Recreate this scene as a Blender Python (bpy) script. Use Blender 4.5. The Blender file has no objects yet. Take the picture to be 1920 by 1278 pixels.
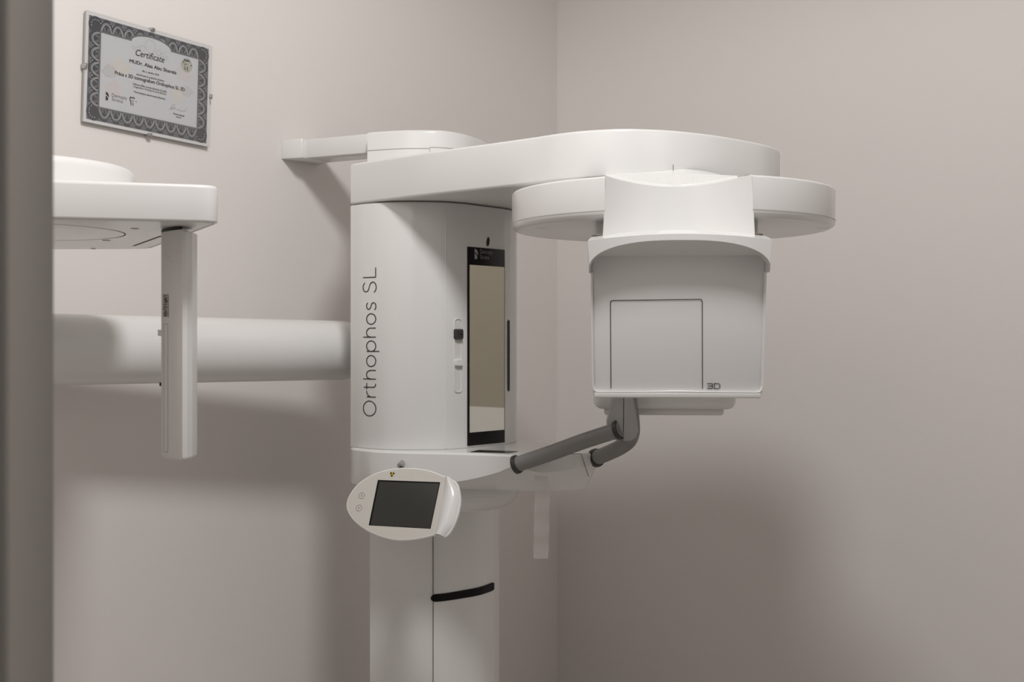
import bpy, bmesh, math, random
from mathutils import Vector, Matrix

# ------------------------------------------------------------------ camera, world, light, exposure
S = bpy.context.scene
COL = S.collection
CH = 1.45                       # camera height above the floor
F = 2400.0                      # focal length in pixels of the 1920 x 1278 frame
cam_d = bpy.data.cameras.new('camera')
cam = bpy.data.objects.new('camera', cam_d); COL.objects.link(cam)
cam.location = (0, 0, CH); cam.rotation_euler = (math.pi/2, 0, 0)
cam_d.sensor_width = 36.0; cam_d.lens = 36.0*F/1920.0
cam_d.clip_start = 0.02
cam_d.dof.use_dof = True; cam_d.dof.focus_distance = 2.3; cam_d.dof.aperture_fstop = 9.0
S.camera = cam

W = bpy.data.worlds.new('world'); S.world = W; W.use_nodes = True
W.node_tree.nodes['Background'].inputs[0].default_value = (1.0, 0.95, 0.90, 1)
W.node_tree.nodes['Background'].inputs[1].default_value = 0.10

lamp_d = bpy.data.lights.new('ceiling_lamp_light', 'SPOT')      # flush ceiling fitting: lights the room below it
lamp_d.spot_size = math.radians(176); lamp_d.spot_blend = 0.3
lamp_d.energy = 84; lamp_d.color = (1.0, 0.987, 0.975); lamp_d.shadow_soft_size = 0.17
lamp = bpy.data.objects.new('ceiling_lamp_light', lamp_d); COL.objects.link(lamp)
lamp.location = (0.10, 1.20, CH+1.50)

S.view_settings.view_transform = 'Standard'; S.view_settings.look = 'None'
S.view_settings.gamma = 1.0; S.view_settings.use_curve_mapping = False
S.view_settings.exposure = 0.0

# ------------------------------------------------------------------ helpers
def V(*a): return Vector(a)
def mat(name, col, rough=0.5, metal=0.0, spec=0.5, bump=None, noise=None, **kw):
    m = bpy.data.materials.new(name); m.use_nodes = True
    nt = m.node_tree; b = nt.nodes['Principled BSDF']
    b.inputs['Base Color'].default_value = (*col, 1)
    b.inputs['Roughness'].default_value = rough
    b.inputs['Metallic'].default_value = metal
    b.inputs['Specular IOR Level'].default_value = spec
    for k, v in kw.items(): b.inputs[k.replace('_', ' ')].default_value = v
    tc = nt.nodes.new('ShaderNodeTexCoord')
    if noise:
        sc, amt = noise
        n = nt.nodes.new('ShaderNodeTexNoise'); n.inputs['Scale'].default_value = sc; n.inputs['Detail'].default_value = 5
        nt.links.new(tc.outputs['Object'], n.inputs['Vector'])
        mx = nt.nodes.new('ShaderNodeMix'); mx.data_type = 'RGBA'
        mx.inputs[6].default_value = tuple(c*(1-amt) for c in col)+(1,); mx.inputs[7].default_value = tuple(min(1, c*(1+amt)) for c in col)+(1,)
        nt.links.new(n.outputs['Fac'], mx.inputs[0]); nt.links.new(mx.outputs[2], b.inputs['Base Color'])
    if bump:
        sc, st, dist = bump
        n = nt.nodes.new('ShaderNodeTexNoise'); n.inputs['Scale'].default_value = sc; n.inputs['Detail'].default_value = 3
        nt.links.new(tc.outputs['Object'], n.inputs['Vector'])
        bp = nt.nodes.new('ShaderNodeBump'); bp.inputs['Strength'].default_value = st; bp.inputs['Distance'].default_value = dist
        nt.links.new(n.outputs['Fac'], bp.inputs['Height']); nt.links.new(bp.outputs['Normal'], b.inputs['Normal'])
    return m

WHITE = (0.785, 0.778, 0.766)
M = dict(
    white=mat('white_lacquer', WHITE, 0.22, noise=(3, 0.012)),
    white_matt=mat('white_plastic', (0.72, 0.705, 0.685), 0.5, noise=(4, 0.012)),
    cream=mat('cream_plastic', (0.60, 0.575, 0.53), 0.45, noise=(6, 0.012)),
    wall=mat('wall_paint', (0.80, 0.762, 0.738), 0.85, spec=0.2, bump=(180, 0.10, 0.002), noise=(1.6, 0.012)),
    ceiling=mat('ceiling_paint', (0.82, 0.80, 0.78), 0.9, spec=0.2, noise=(2, 0.01)),
    floor=mat('floor_vinyl', (0.68, 0.64, 0.60), 0.45, noise=(8, 0.06)),
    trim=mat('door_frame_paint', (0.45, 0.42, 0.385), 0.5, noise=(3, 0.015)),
    black=mat('black_gloss', (0.008, 0.008, 0.008), 0.25, spec=0.15, noise=(9, 0.1)),
    ink=mat('dark_print', (0.022, 0.019, 0.018), 0.6, spec=0.2, noise=(30, 0.05)),
    seam=mat('seam_shadow_gap', (0.20, 0.18, 0.16), 0.8, noise=(30, 0.05)),
    seamlight=mat('fine_joint', (0.46, 0.44, 0.42), 0.7, noise=(30, 0.03)),
    taupe=mat('taupe_added_door', (0.47, 0.43, 0.36), 0.5, noise=(3, 0.02)),
    laminate=mat('white_laminate', (0.90, 0.89, 0.87), 0.4, noise=(4, 0.01)),
    grey=mat('grey_rubber', (0.225, 0.22, 0.215), 0.42, bump=(220, 0.05, 0.001), noise=(35, 0.10)),
    greyl=mat('grey_plastic', (0.40, 0.395, 0.39), 0.48, noise=(45, 0.09)),
    darkring=mat('black_rubber', (0.035, 0.034, 0.032), 0.4, noise=(30, 0.05)),
    midgrey=mat('mid_grey_plug', (0.42, 0.40, 0.38), 0.5, noise=(20, 0.03)),
    mirror=mat('mirror_silver', (0.70, 0.69, 0.64), 0.012, 1.0, noise=(2, 0.01)),
    screen=mat('dark_screen_glass', (0.044, 0.044, 0.039), 0.16, noise=(3, 0.15)),
    logo=mat('silver_print', (0.34, 0.34, 0.33), 0.5, noise=(30, 0.03)),
    yellow=mat('warning_yellow', (0.62, 0.47, 0.02), 0.5, noise=(30, 0.03)),
    metal=mat('satin_metal', (0.50, 0.49, 0.47), 0.35, 1.0, noise=(60, 0.06)),
    paper=mat('certificate_paper', (0.64, 0.645, 0.665), 0.6, noise=(14, 0.03)),
    paperwhite=mat('paper_margin', (0.76, 0.75, 0.75), 0.6, noise=(14, 0.01)),
    slate=mat('slate_print', (0.055, 0.057, 0.066), 0.6, noise=(60, 0.15)),
    slatem=mat('slate_mid_print', (0.15, 0.152, 0.165), 0.6, noise=(60, 0.1)),
    slatel=mat('slate_light_print', (0.52, 0.525, 0.54), 0.6, noise=(60, 0.05)),
    pink=mat('pink_print', (0.66, 0.61, 0.61), 0.6, noise=(20, 0.04)),
    rose=mat('rose_print', (0.62, 0.40, 0.40), 0.6, noise=(20, 0.05)),
    peach=mat('peach_print', (0.67, 0.635, 0.60), 0.6, noise=(20, 0.04)),
    palegrey=mat('pale_grey_print', (0.58, 0.585, 0.595), 0.6, noise=(20, 0.04)),
    bubble=mat('bubble_grey', (0.42, 0.43, 0.45), 0.6, noise=(60, 0.05)),
    gold=mat('hologram_gold', (0.85, 0.78, 0.45), 0.2, 0.6, noise=(300, 0.3)),
    holo=mat('hologram_silver', (0.62, 0.63, 0.62), 0.2, 0.5, noise=(300, 0.3)),
    labelp=mat('sticker_grey', (0.42, 0.41, 0.39), 0.6, noise=(60, 0.05)),
    glassedge=mat('glass_edge', (0.45, 0.48, 0.46), 0.25, noise=(10, 0.03)),
)
# clear glass and translucent tape
g = bpy.data.materials.new('clear_glass'); g.use_nodes = True; gn = g.node_tree; gn.nodes.clear()
g_o = gn.nodes.new('ShaderNodeOutputMaterial'); g_t = gn.nodes.new('ShaderNodeBsdfTransparent'); g_g = gn.nodes.new('ShaderNodeBsdfGlossy'); g_m = gn.nodes.new('ShaderNodeMixShader')
g_t.inputs[0].default_value = (0.98, 0.985, 0.985, 1); g_g.inputs['Roughness'].default_value = 0.03; g_m.inputs[0].default_value = 0.06
gn.links.new(g_t.outputs[0], g_m.inputs[1]); gn.links.new(g_g.outputs[0], g_m.inputs[2]); gn.links.new(g_m.outputs[0], g_o.inputs[0])
M['glass'] = g
tp = mat('translucent_tape', (0.80, 0.77, 0.73), 0.4, noise=(40, 0.04)); tb = tp.node_tree.nodes['Principled BSDF']
tb.inputs['Alpha'].default_value = 0.20
M['tape'] = tp

def mesh_obj(name, verts, faces, m, parent=None, smooth=35):
    me = bpy.data.meshes.new(name)
    me.from_pydata([tuple(v) for v in verts], [], faces)
    bm = bmesh.new(); bm.from_mesh(me)
    bmesh.ops.remove_doubles(bm, verts=bm.verts, dist=1e-6)
    bmesh.ops.recalc_face_normals(bm, faces=bm.faces)
    bm.to_mesh(me); bm.free()
    return finish(name, me, m, parent, smooth)
def finish(name, me, m, parent=None, smooth=35):
    if smooth:
        me.shade_smooth(); me.set_sharp_from_angle(angle=math.radians(smooth))
    o = bpy.data.objects.new(name, me); COL.objects.link(o)
    me.materials.append(m)
    if parent is not None:
        o.parent = parent
    return o
def flat_obj(name, verts, faces, m, parent=None):      # prints: keep face winding free, no doubles removal
    me = bpy.data.meshes.new(name); me.from_pydata([tuple(v) for v in verts], [], faces)
    return finish(name, me, m, parent, 0)

def catmull(pts, n=8, closed=False):
    P_ = [Vector(p) for p in pts]; out = []; N = len(P_)
    rng = range(N) if closed else range(N-1)
    for i in rng:
        p1, p2 = P_[i], P_[(i+1) % N]
        p0 = P_[(i-1) % N] if (closed or i > 0) else p1*2-p2
        p3 = P_[(i+2) % N] if (closed or i < N-2) else p2*2-p1
        for k in range(n):
            t = k/n
            out.append(0.5*((2*p1)+(-p0+p2)*t+(2*p0-5*p1+4*p2-p3)*t*t+(-p0+3*p1-3*p2+p3)*t**3))
    if not closed: out.append(P_[-1])
    return out
def area2(o): return sum(o[i][0]*o[(i+1) % len(o)][1]-o[(i+1) % len(o)][0]*o[i][1] for i in range(len(o)))
def ccw(o):
    o = [Vector((p[0], p[1])) for p in o]
    return o if area2(o) > 0 else o[::-1]
def inset(o, d):
    n = len(o); out = []
    for i in range(n):
        a, b, c = o[i-1], o[i], o[(i+1) % n]
        e1 = (b-a).normalized() if (b-a).length > 1e-9 else Vector((0, 0)); e2 = (c-b).normalized() if (c-b).length > 1e-9 else e1
        n1 = Vector((-e1.y, e1.x)); n2 = Vector((-e2.y, e2.x))
        mm = (n1+n2); L = mm.length
        if L < 1e-6: out.append(b.copy()); continue
        mm /= L; k = d/max(0.35, mm.dot(n1))
        out.append(b+mm*k)
    return out
def round_poly(pts, r, n=6):
    """polygon with rounded corners; r a number or one radius per corner"""
    out = []; N = len(pts)
    for i in range(N):
        a, b, c = Vector(pts[i-1]), Vector(pts[i]), Vector(pts[(i+1) % N])
        rr = r[i] if isinstance(r, (list, tuple)) else r
        if rr <= 0: out.append(b); continue
        u = (a-b).normalized(); w = (c-b).normalized()
        ang = u.angle(w); t = min(rr/math.tan(ang/2), 0.48*(a-b).length, 0.48*(c-b).length)
        p0, p2 = b+u*t, b+w*t
        for k in range(n+1):
            s = k/n; out.append((1-s)**2*p0+2*s*(1-s)*b+s*s*p2)
    return out
def slab_data(outline, z0, z1, rb=0.0, rt=0.0, n=4):
    o = ccw(outline); rings = []
    if rb > 0:
        for k in range(n):
            a = math.pi/2*k/n; rings.append((inset(o, rb*(1-math.sin(a))), z0+rb*(1-math.cos(a))))
        rings.append((o, z0+rb))
    else: rings.append((o, z0))
    if rt > 0:
        rings.append((o, z1-rt))
        for k in range(1, n+1):
            a = math.pi/2*k/n; rings.append((inset(o, rt*(1-math.cos(a))), z1-rt+rt*math.sin(a)))
    else: rings.append((o, z1))
    return loft_data([[(p[0], p[1], z) for p in r] for r, z in rings])
def loft_data(rings, closed=True, caps=True, fan=False):
    vs = []; fs = []; n = len(rings[0])
    for r in rings: vs += [tuple(p) for p in r]
    for k in range(len(rings)-1):
        for i in range(n if closed else n-1):
            j = (i+1) % n
            fs.append((k*n+i, k*n+j, (k+1)*n+j, (k+1)*n+i))
    if caps and closed and fan:
        for base, rg in ((0, rings[0]), ((len(rings)-1)*n, rings[-1])):
            c = sum((Vector(p) for p in rg), Vector((0, 0, 0)))/n if fan is True else Vector((fan[0], fan[1], rg[0][2]))
            vs.append(tuple(c)); ci = len(vs)-1
            fs += [(base+i, base+(i+1) % n, ci) for i in range(n)]
    elif caps and closed:
        fs.append(tuple(range(n))[::-1]); fs.append(tuple((len(rings)-1)*n+i for i in range(n)))
    return vs, fs
def slab(name, outline, z0, z1, m, parent=None, rb=0.0, rt=0.0, smooth=35):
    return mesh_obj(name, *slab_data(outline, z0, z1, rb, rt), m, parent, smooth)
def loft(name, rings, m, parent=None, closed=True, caps=True, smooth=35):
    return mesh_obj(name, *loft_data(rings, closed, caps), m, parent, smooth)
def box_bm(sx, sy, sz, bev=0.0, seg=2):
    bm = bmesh.new(); bmesh.ops.create_cube(bm, size=1)
    bmesh.ops.scale(bm, vec=(sx, sy, sz), verts=bm.verts)
    if bev > 0: bmesh.ops.bevel(bm, geom=bm.edges[:], offset=bev, segments=seg, profile=0.5, affect='EDGES')
    return bm
def box(name, c, size, m, parent=None, bev=0.0, rot=None, seg=3):
    bm = box_bm(*size, bev, seg)
    mx = Matrix.Translation(Vector(c)) @ (rot.to_4x4() if rot else Matrix.Identity(4))
    bmesh.ops.transform(bm, matrix=mx, verts=bm.verts)
    me = bpy.data.meshes.new(name); bm.to_mesh(me); bm.free()
    return finish(name, me, m, parent, 40)
def hexa(name, corners, m, parent=None, bev=0.0, seg=3):
    """8 corners: bottom 4 then top 4, same order"""
    bm = bmesh.new(); vs = [bm.verts.new(c) for c in corners]
    for f in ((3, 2, 1, 0), (4, 5, 6, 7), (0, 1, 5, 4), (1, 2, 6, 5), (2, 3, 7, 6), (3, 0, 4, 7)): bm.faces.new([vs[i] for i in f])
    bmesh.ops.recalc_face_normals(bm, faces=bm.faces)
    if bev: bmesh.ops.bevel(bm, geom=bm.edges[:], offset=bev, segments=seg, profile=0.5, affect='EDGES')
    me = bpy.data.meshes.new(name); bm.to_mesh(me); bm.free()
    return finish(name, me, m, parent, 40)
def tube_data(path, rad, seg=24, caps=True):
    path = [Vector(p) for p in path]; n = len(path)
    R = rad if isinstance(rad, (list, tuple)) else [rad]*n
    rings = []; prev = None
    for i, p in enumerate(path):
        t = (path[min(i+1, n-1)]-path[max(i-1, 0)]).normalized()
        if prev is None:
            a = Vector((0, 0, 1)) if abs(t.z) < 0.9 else Vector((1, 0, 0)); u = t.cross(a).normalized()
        else: u = (prev-t*prev.dot(t)).normalized()
        prev = u; w = t.cross(u)
        rings.append([p+(u*math.cos(2*math.pi*k/seg)+w*math.sin(2*math.pi*k/seg))*R[i] for k in range(seg)])
    return loft_data(rings, True, caps)
def tube(name, path, rad, m, parent=None, seg=24, smooth=40):
    return mesh_obj(name, *tube_data(path, rad, seg), m, parent, smooth)
def stroke_data(pts, w, fn, closed=False):
    """flat pen stroke: 2D polyline of width w mapped through fn(x, y) to 3D"""
    P_ = [Vector((p[0], p[1])) for p in pts]; n = len(P_); L = []; R = []
    for i in range(n):
        a = P_[i-1] if (closed or i > 0) else None; c = P_[(i+1) % n] if (closed or i < n-1) else None
        e1 = (P_[i]-a).normalized() if a is not None else None; e2 = (c-P_[i]).normalized() if c is not None else None
        if e1 is None: e1 = e2
        if e2 is None: e2 = e1
        n1 = Vector((-e1.y, e1.x)); n2 = Vector((-e2.y, e2.x)); mm = (n1+n2)
        mm = mm.normalized() if mm.length > 1e-6 else n1
        k = w/2/max(0.5, mm.dot(n1))
        L.append(P_[i]+mm*k); R.append(P_[i]-mm*k)
    vs = [fn(p.x, p.y) for p in L]+[fn(p.x, p.y) for p in R]
    fs = [(i, (i+1) % n, n+(i+1) % n, n+i) for i in range(n if closed else n-1)]
    return vs, fs
def merge(parts):
    vs = []; fs = []
    for v, f in parts:
        o = len(vs); vs += list(v); fs += [tuple(i+o for i in q) for q in f]
    return vs, fs
def densify(pts, step):
    out = []
    for a, b in zip(pts[:-1], pts[1:]):
        a = Vector(a); b = Vector(b); k = max(1, int((b-a).length/step))
        out += [a.lerp(b, i/k) for i in range(k)]
    return out+[Vector(pts[-1])]
def arc(cx, cy, rx, ry, a0, a1, n=16):
    return [(cx+rx*math.cos(math.radians(a0+(a1-a0)*k/n)), cy+ry*math.sin(math.radians(a0+(a1-a0)*k/n))) for k in range(n+1)]
def text_data(body, size, fn, align='LEFT', offset=0.0, shear=0.0, sx=1.0, spacing=1.0):
    c = bpy.data.curves.new('text', 'FONT'); c.body = body; c.size = size; c.align_x = align
    c.offset = offset; c.shear = shear; c.resolution_u = 3; c.space_character = spacing
    o = bpy.data.objects.new('text', c); COL.objects.link(o)
    bpy.context.view_layer.update()
    ev = o.evaluated_get(bpy.context.evaluated_depsgraph_get()); me = ev.to_mesh()
    vs = [fn(v.co.x*sx, v.co.y) for v in me.vertices]; fs = [tuple(p.vertices) for p in me.polygons]
    ev.to_mesh_clear(); bpy.data.objects.remove(o); bpy.data.curves.remove(c)
    return vs, fs
def at(px, py, z):              # a point of the frame at a known depth
    return Vector(((px-960)/F*z, z, CH+(639-py)/F*z))
def empty(name, loc=(0, 0, 0)):
    o = bpy.data.objects.new(name, None); COL.objects.link(o); o.location = loc; return o
def tag(o, label=None, cat=None, kind=None, group=None):
    if label: o['label'] = label
    if cat: o['category'] = cat
    if kind: o['kind'] = kind
    if group: o['group'] = group
    return o

# ------------------------------------------------------------------ the room
TH = math.radians(35)
dW = Vector((math.sin(TH), math.cos(TH), 0))        # along the certificate wall, away from the camera
eW = Vector((math.cos(TH), -math.sin(TH), 0))       # along the other wall, to the right
CORNER = Vector((0.138, 3.89, 0))
CEIL = 3.10
def room_pt(s, t, z=0): return CORNER-dW*s+eW*t+Vector((0, 0, z))   # s along certificate wall, t along the right wall
def room_slab(name, s0, s1, t0, t1, z0, z1, m):
    cs = [room_pt(s0, t0, z0), room_pt(s1, t0, z0), room_pt(s1, t1, z0), room_pt(s0, t1, z0)]
    cs += [c+Vector((0, 0, z1-z0)) for c in cs]
    o = hexa(name, cs, m); tag(o, kind='structure'); return o
LS, LT = 2.75, 2.60
room_slab('wall_left', -0.12, LS+0.12, -0.12, 0, 0, CEIL, M['wall'])
room_slab('wall_right', -0.12, 0, 0, LT+0.12, 0, CEIL, M['wall'])
room_slab('wall_side', 0, 2.1, LT, LT+0.12, 0, CEIL, M['wall'])
JT = 1.384                                          # where the doorway starts on the front wall
room_slab('wall_front', LS, LS+0.12, 0, JT-0.035, 0, CEIL, M['wall'])
room_slab('floor', -0.12, LS+1.6, -0.12, LT+0.12, -0.1, 0, M['floor'])
room_slab('ceiling', -0.12, LS+0.12, -0.12, LT+0.12, CEIL, CEIL+0.1, M['ceiling'])
# door frame: jamb profile with a door stop, standing in the opening
def jamb(name, t, sgn):
    prof = [(LS-0.004, 0), (LS-0.004, 0.035), (LS+0.026, 0.035), (LS+0.028, 0.0362), (LS+0.034, 0.0362), (LS+0.036, 0.035), (LS+0.073, 0.035), (LS+0.075, 0.032), (LS+0.098, 0.032), (LS+0.100, 0.024), (LS+0.135, 0.024), (LS+0.135, 0)]
    pts = [room_pt(s, t+sgn*(q-0.035)) for s, q in prof]
    o = slab(name, [(p.x, p.y) for p in pts], 0, CEIL, M['trim'], rb=0, rt=0); tag(o, kind='structure'); return o
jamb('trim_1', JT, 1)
# unseen two-tone door, added so the machine's mirror has something to reflect
door = room_slab('added_door_1', 0, 0.022, 1.46, 2.40, 0, 2.12, M['taupe'])
lp = room_slab('added_door_panel', 0.022, 0.030, 1.47, 2.39, 0.02, 1.235, M['laminate']); del lp['kind']; lp.parent = door
hd = room_slab('added_door_handle', 0.022, 0.065, 2.22, 2.34, 1.05, 1.07, M['metal']); del hd['kind']; hd.parent = door
# baseboards
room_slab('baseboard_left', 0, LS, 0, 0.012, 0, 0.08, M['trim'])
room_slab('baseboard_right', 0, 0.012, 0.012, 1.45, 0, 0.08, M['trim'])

# ------------------------------------------------------------------ the x-ray machine
mach = empty('dental_x_ray_machine', (-0.17, 2.75, 0))
tag(mach, 'large white panoramic dental x-ray machine with column, overhead arm and side scanning arm', 'x-ray machine')
bpy.context.view_layer.update()
MO = Vector((-0.17, 2.75, 0))
def under(o, parent):
    """parent keeping the world position"""
    o.parent = parent
    base = Vector((0, 0, 0)); p = parent
    while p is not None: base += p.location; p = p.parent
    o.location = o.location-base
    return o

# --- carriage: tall convex housing
prof = [(-.3305, 2.6218), (-.300, 2.590), (-.2548, 2.559), (-.2124, 2.549), (-.1848, 2.549), (-.1322, 2.559), (-.0759, 2.6035), (-.0364, 2.6487), (-.0034, 2.7077)]
cfront = catmull(prof, 10)
fi = [i for i, p in enumerate(cfront) if 873 < p.x/p.y*F+960 < 948]       # flat facet that carries the mirror
for i in fi[1:-1]: cfront[i] = cfront[fi[0]].lerp(cfront[fi[-1]], (i-fi[0])/(fi[-1]-fi[0]))
cout = cfront+catmull([(-.0034, 2.7077), (.010, 2.76), (.002, 2.84), (-.06, 2.91)], 6)[1:]+[Vector((-.20, 2.93)), Vector((-.31, 2.90)), Vector((-.335, 2.80)), Vector((-.338, 2.72))]
Z_CT, Z_CB = CH+0.278, CH-0.217
carriage = under(slab('carriage', cout, Z_CB, Z_CT, M['white'], None, rb=0.002, rt=0.004), mach)
acc = [0.0]
for a, b in zip(cfront[:-1], cfront[1:]): acc.append(acc[-1]+(b-a).length)
def surf(poly, acc):
    def fn(s, z, off=0.0012):
        s = max(0, min(acc[-1]-1e-6, s))
        i = max(k for k in range(len(acc)-1) if acc[k] <= s)
        a, b = poly[i], poly[i+1]; t = (s-acc[i])/(acc[i+1]-acc[i]); p = a.lerp(b, t)
        def tn(j):
            j0, j1 = max(0, j-1), min(len(poly)-1, j+1); e = (poly[j1]-poly[j0]).normalized(); return Vector((e.y, -e.x))
        nn = tn(i).lerp(tn(i+1), t).normalized()
        return Vector((p.x+nn.x*off, p.y+nn.y*off, z))
    return fn
csurf = surf(cfront, acc)
def s_at_px(poly, acc, px):
    for i in range(len(poly)-1):
        a = poly[i].x/poly[i].y*F+960; b = poly[i+1].x/poly[i+1].y*F+960
        if a <= px <= b: return acc[i]+(acc[i+1]-acc[i])*(px-a)/(b-a)
    return acc[-1]
sx_ = lambda px: s_at_px(cfront, acc, px)
def zpx(s, py):                 # height of frame row py on the carriage face at arc length s
    p = csurf(s, 0); return CH+(639-py)/F*p.y
# fine vertical joint
s836 = sx_(836)
under(loft('cover_joint', [[csurf(s836-.0016, z, -.001), csurf(s836-.0009, z, .0011), csurf(s836+.0007, z, .0011), csurf(s836+.0020, z, -.001)] for z in (Z_CB+.003, Z_CT-.004)], M['white']), carriage)
# lettering on the carriage, written upwards
S0 = sx_(705.2); ZT0 = zpx(S0, 780.6)
AX = .00107/4; AY = .00138/4           # metres per unit along / across the writing
tmap = lambda x, y: csurf(S0-y*AY, ZT0+x*AX, 0.0009)
LW = 6.2
def st(pts, closed=False): return stroke_data(densify(pts, 6) if not closed else pts, LW, tmap, closed)
def circ(cx, cy, rx, ry, n=40): return [(cx+rx*math.cos(2*math.pi*k/n), cy+ry*math.sin(2*math.pi*k/n)) for k in range(n)]
def letter(name, parts):
    under(flat_obj(name, *merge(parts), M['ink']), carriage)
def let_o(x0, x1): return [st(circ((x0+x1)/2, 37, (x1-x0)/2-3, 36), True)]
def let_h(x0, x1): return [st([(x0, 0), (x0, 102)]), st([(x0, 40)]+arc((x0+x1)/2, 40, (x1-x0)/2, 34, 180, 0, 14)+[(x1, 0)])]
letter('letter_o_capital', [st(circ(59, 50, 56, 50), True)])
letter('letter_r', [st([(146, 0), (146, 72)]), st([(146, 38)]+arc(192, 32, 46, 41, 175, 92, 10))])
letter('letter_t', [st([(219, 96), (219, 24)]+arc(237, 22, 18, 20, 180, 300, 8)), st([(200, 72), (251, 72)])])
letter('letter_h', let_h(281, 346))
letter('letter_o', let_o(372, 461))
letter('letter_p', [st([(489, -26), (489, 73)]), st(circ(528, 37, 40, 36), True)])
letter('letter_h', let_h(596, 664))
letter('letter_o', let_o(690, 775))
letter('letter_s', [st(catmull([(855, 62), (843, 71), (826, 73), (810, 66), (806, 54), (815, 43), (832, 37), (849, 30), (855, 18), (847, 5), (828, 0), (811, 3), (800, 11)], 4))])
letter('letter_s_capital', [st(catmull([(1006, 86), (990, 99), (968, 102), (945, 94), (938, 76), (948, 60), (972, 52), (998, 42), (1010, 24), (1000, 6), (974, -2), (948, 2), (932, 15)], 4))])
letter('letter_l_capital', [st([(1046, 103), (1046, 2), (1118, 2)])])
# mirror panel: flat slab standing on the curved front
pA = csurf(sx_(876), 0, 0); pB = csurf(sx_(945.5), 0, 0)
mu = (pB-pA); MW = mu.length; mu.normalize(); mn = Vector((mu.y, -mu.x, 0))
def mpt(u, z, off): return pA+mu*u+mn*off+Vector((0, 0, z))
def mslab(name, u0, u1, z0, z1, o0, o1, m, parent, bev=0.0):
    return under(hexa(name, [mpt(u0, z0, o0), mpt(u1, z0, o0), mpt(u1, z0, o1), mpt(u0, z0, o1), mpt(u0, z1, o0), mpt(u1, z1, o0), mpt(u1, z1, o1), mpt(u0, z1, o1)], m, None, bev, 2), parent)
zM0, zM1 = CH-0.2125, CH+0.191
fr = mslab('mirror_frame', 0, MW, zM0, zM1, -0.004, 0.0020, M['black'], carriage, 0.001)
mslab('mirror_glass', 0.0048, MW-0.0028, zM0+0.0270, zM1-0.0365, 0.001, 0.0024, M['mirror'], carriage)
lf = lambda x, y: mpt(0.020+x, zM1-0.0125+y, 0.0026)
k = 0.0165
under(flat_obj('logo_mark', *merge([
    ([lf(x*k*1.15, y*k) for x, y in ((0, .55), (.25, .52), (.5, .3), (.58, -.05), (.52, -.22), (.3, 0), (0, .15))], [(0, 1, 2, 3, 4, 5, 6)]),
    ([lf(x*k*1.15, y*k) for x, y in ((0, .0), (.3, -.18), (.48, -.4), (.42, -.65), (.2, -.75), (0, -.7))], [(0, 1, 2, 3, 4, 5)])]), M['logo']), carriage)
lt = lambda x, y: mpt(0.037+x, zM1-0.0118+y, 0.0026)
under(flat_obj('logo_lettering', *merge([text_data('Dentsply', 0.0125, lt, offset=-0.0002, sx=.92), text_data('Sirona', 0.0125, lambda x, y: lt(x, y-0.0112), offset=-0.0002, sx=.92)]), M['logo']), carriage)
# small oval sensor window above the mirror
so = sx_(914.5); zo = zpx(so, 453)
under(mesh_obj('sensor_window', [csurf(so+x*.0032*1.4+y*.0016, zo+y*.0098, .0011) for x, y in circ(0, 0, 1, 1, 20)], [tuple(range(20))], M['black'], None, 0), carriage)
# slot on the right edge
s0 = sx_(951); s1 = sx_(955)
zt, zb = zpx(s0, 599), zpx(s0, 734)
under(mesh_obj('side_slot', *loft_data([[csurf(s0+(s1-s0)*q, zb+.003*abs(q*2-1), .0012) for q in (0, .5, 1)], [csurf(s0+(s1-s0)*q, zt-.003*abs(q*2-1), .0012) for q in (0, .5, 1)]], False, False), M['black'], None, 0), carriage)
# slider groove with two sliding knobs
g0, g1 = sx_(851), sx_(865); gz0, gz1 = zpx(g0, 736), zpx(g0, 597)
gm = (g0+g1)/2; gw = (g1-g0)/2
gout = arc(0, (gz1-gz0)/2-gw*.7, gw, gw*.7, 0, 180, 10)+arc(0, -(gz1-gz0)/2+gw*.7, gw, gw*.7, 180, 360, 10)
gf = lambda off, sc: [csurf(gm+x*sc, (gz0+gz1)/2+y*(1-(1-sc)*.1), off) for x, y in gout]
under(loft('slider_groove_rim', [gf(-.001, 1.0), gf(.0022, .97), gf(.0022, .90), gf(-.0005, .84)], M['white'], None, True, False), carriage)
gf0 = gf(.0006, .88); under(mesh_obj('slider_groove', gf0, [tuple(range(len(gf0)))], M['white_matt'], None, 0), carriage)
def knob(name, py0, py1, w, m, d):
    za, zb_ = zpx(gm, py1), zpx(gm, py0)
    o = round_poly([(-w, za), (w, za), (w, zb_), (-w, zb_)], 0.003, 4)
    under(loft(name, [[csurf(gm+x*q, (za+zb_)/2+(z-(za+zb_)/2)*q, off) for x, z in o] for off, q in ((-.002, 1.), (d*.6, 1.), (d, .8))], m), carriage)
knob('dark_slider_knob', 616.5, 636, gw*1.05, M['darkring'], .009)
knob('white_slider_knob', 673, 686, gw*1.0, M['white'], .008)
fz = zpx(gm, 626)
under(box('knob_slit', csurf(gm+.002, fz, .0095), (.006, .002, .0022), M['black'], None, .0004), carriage)

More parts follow.
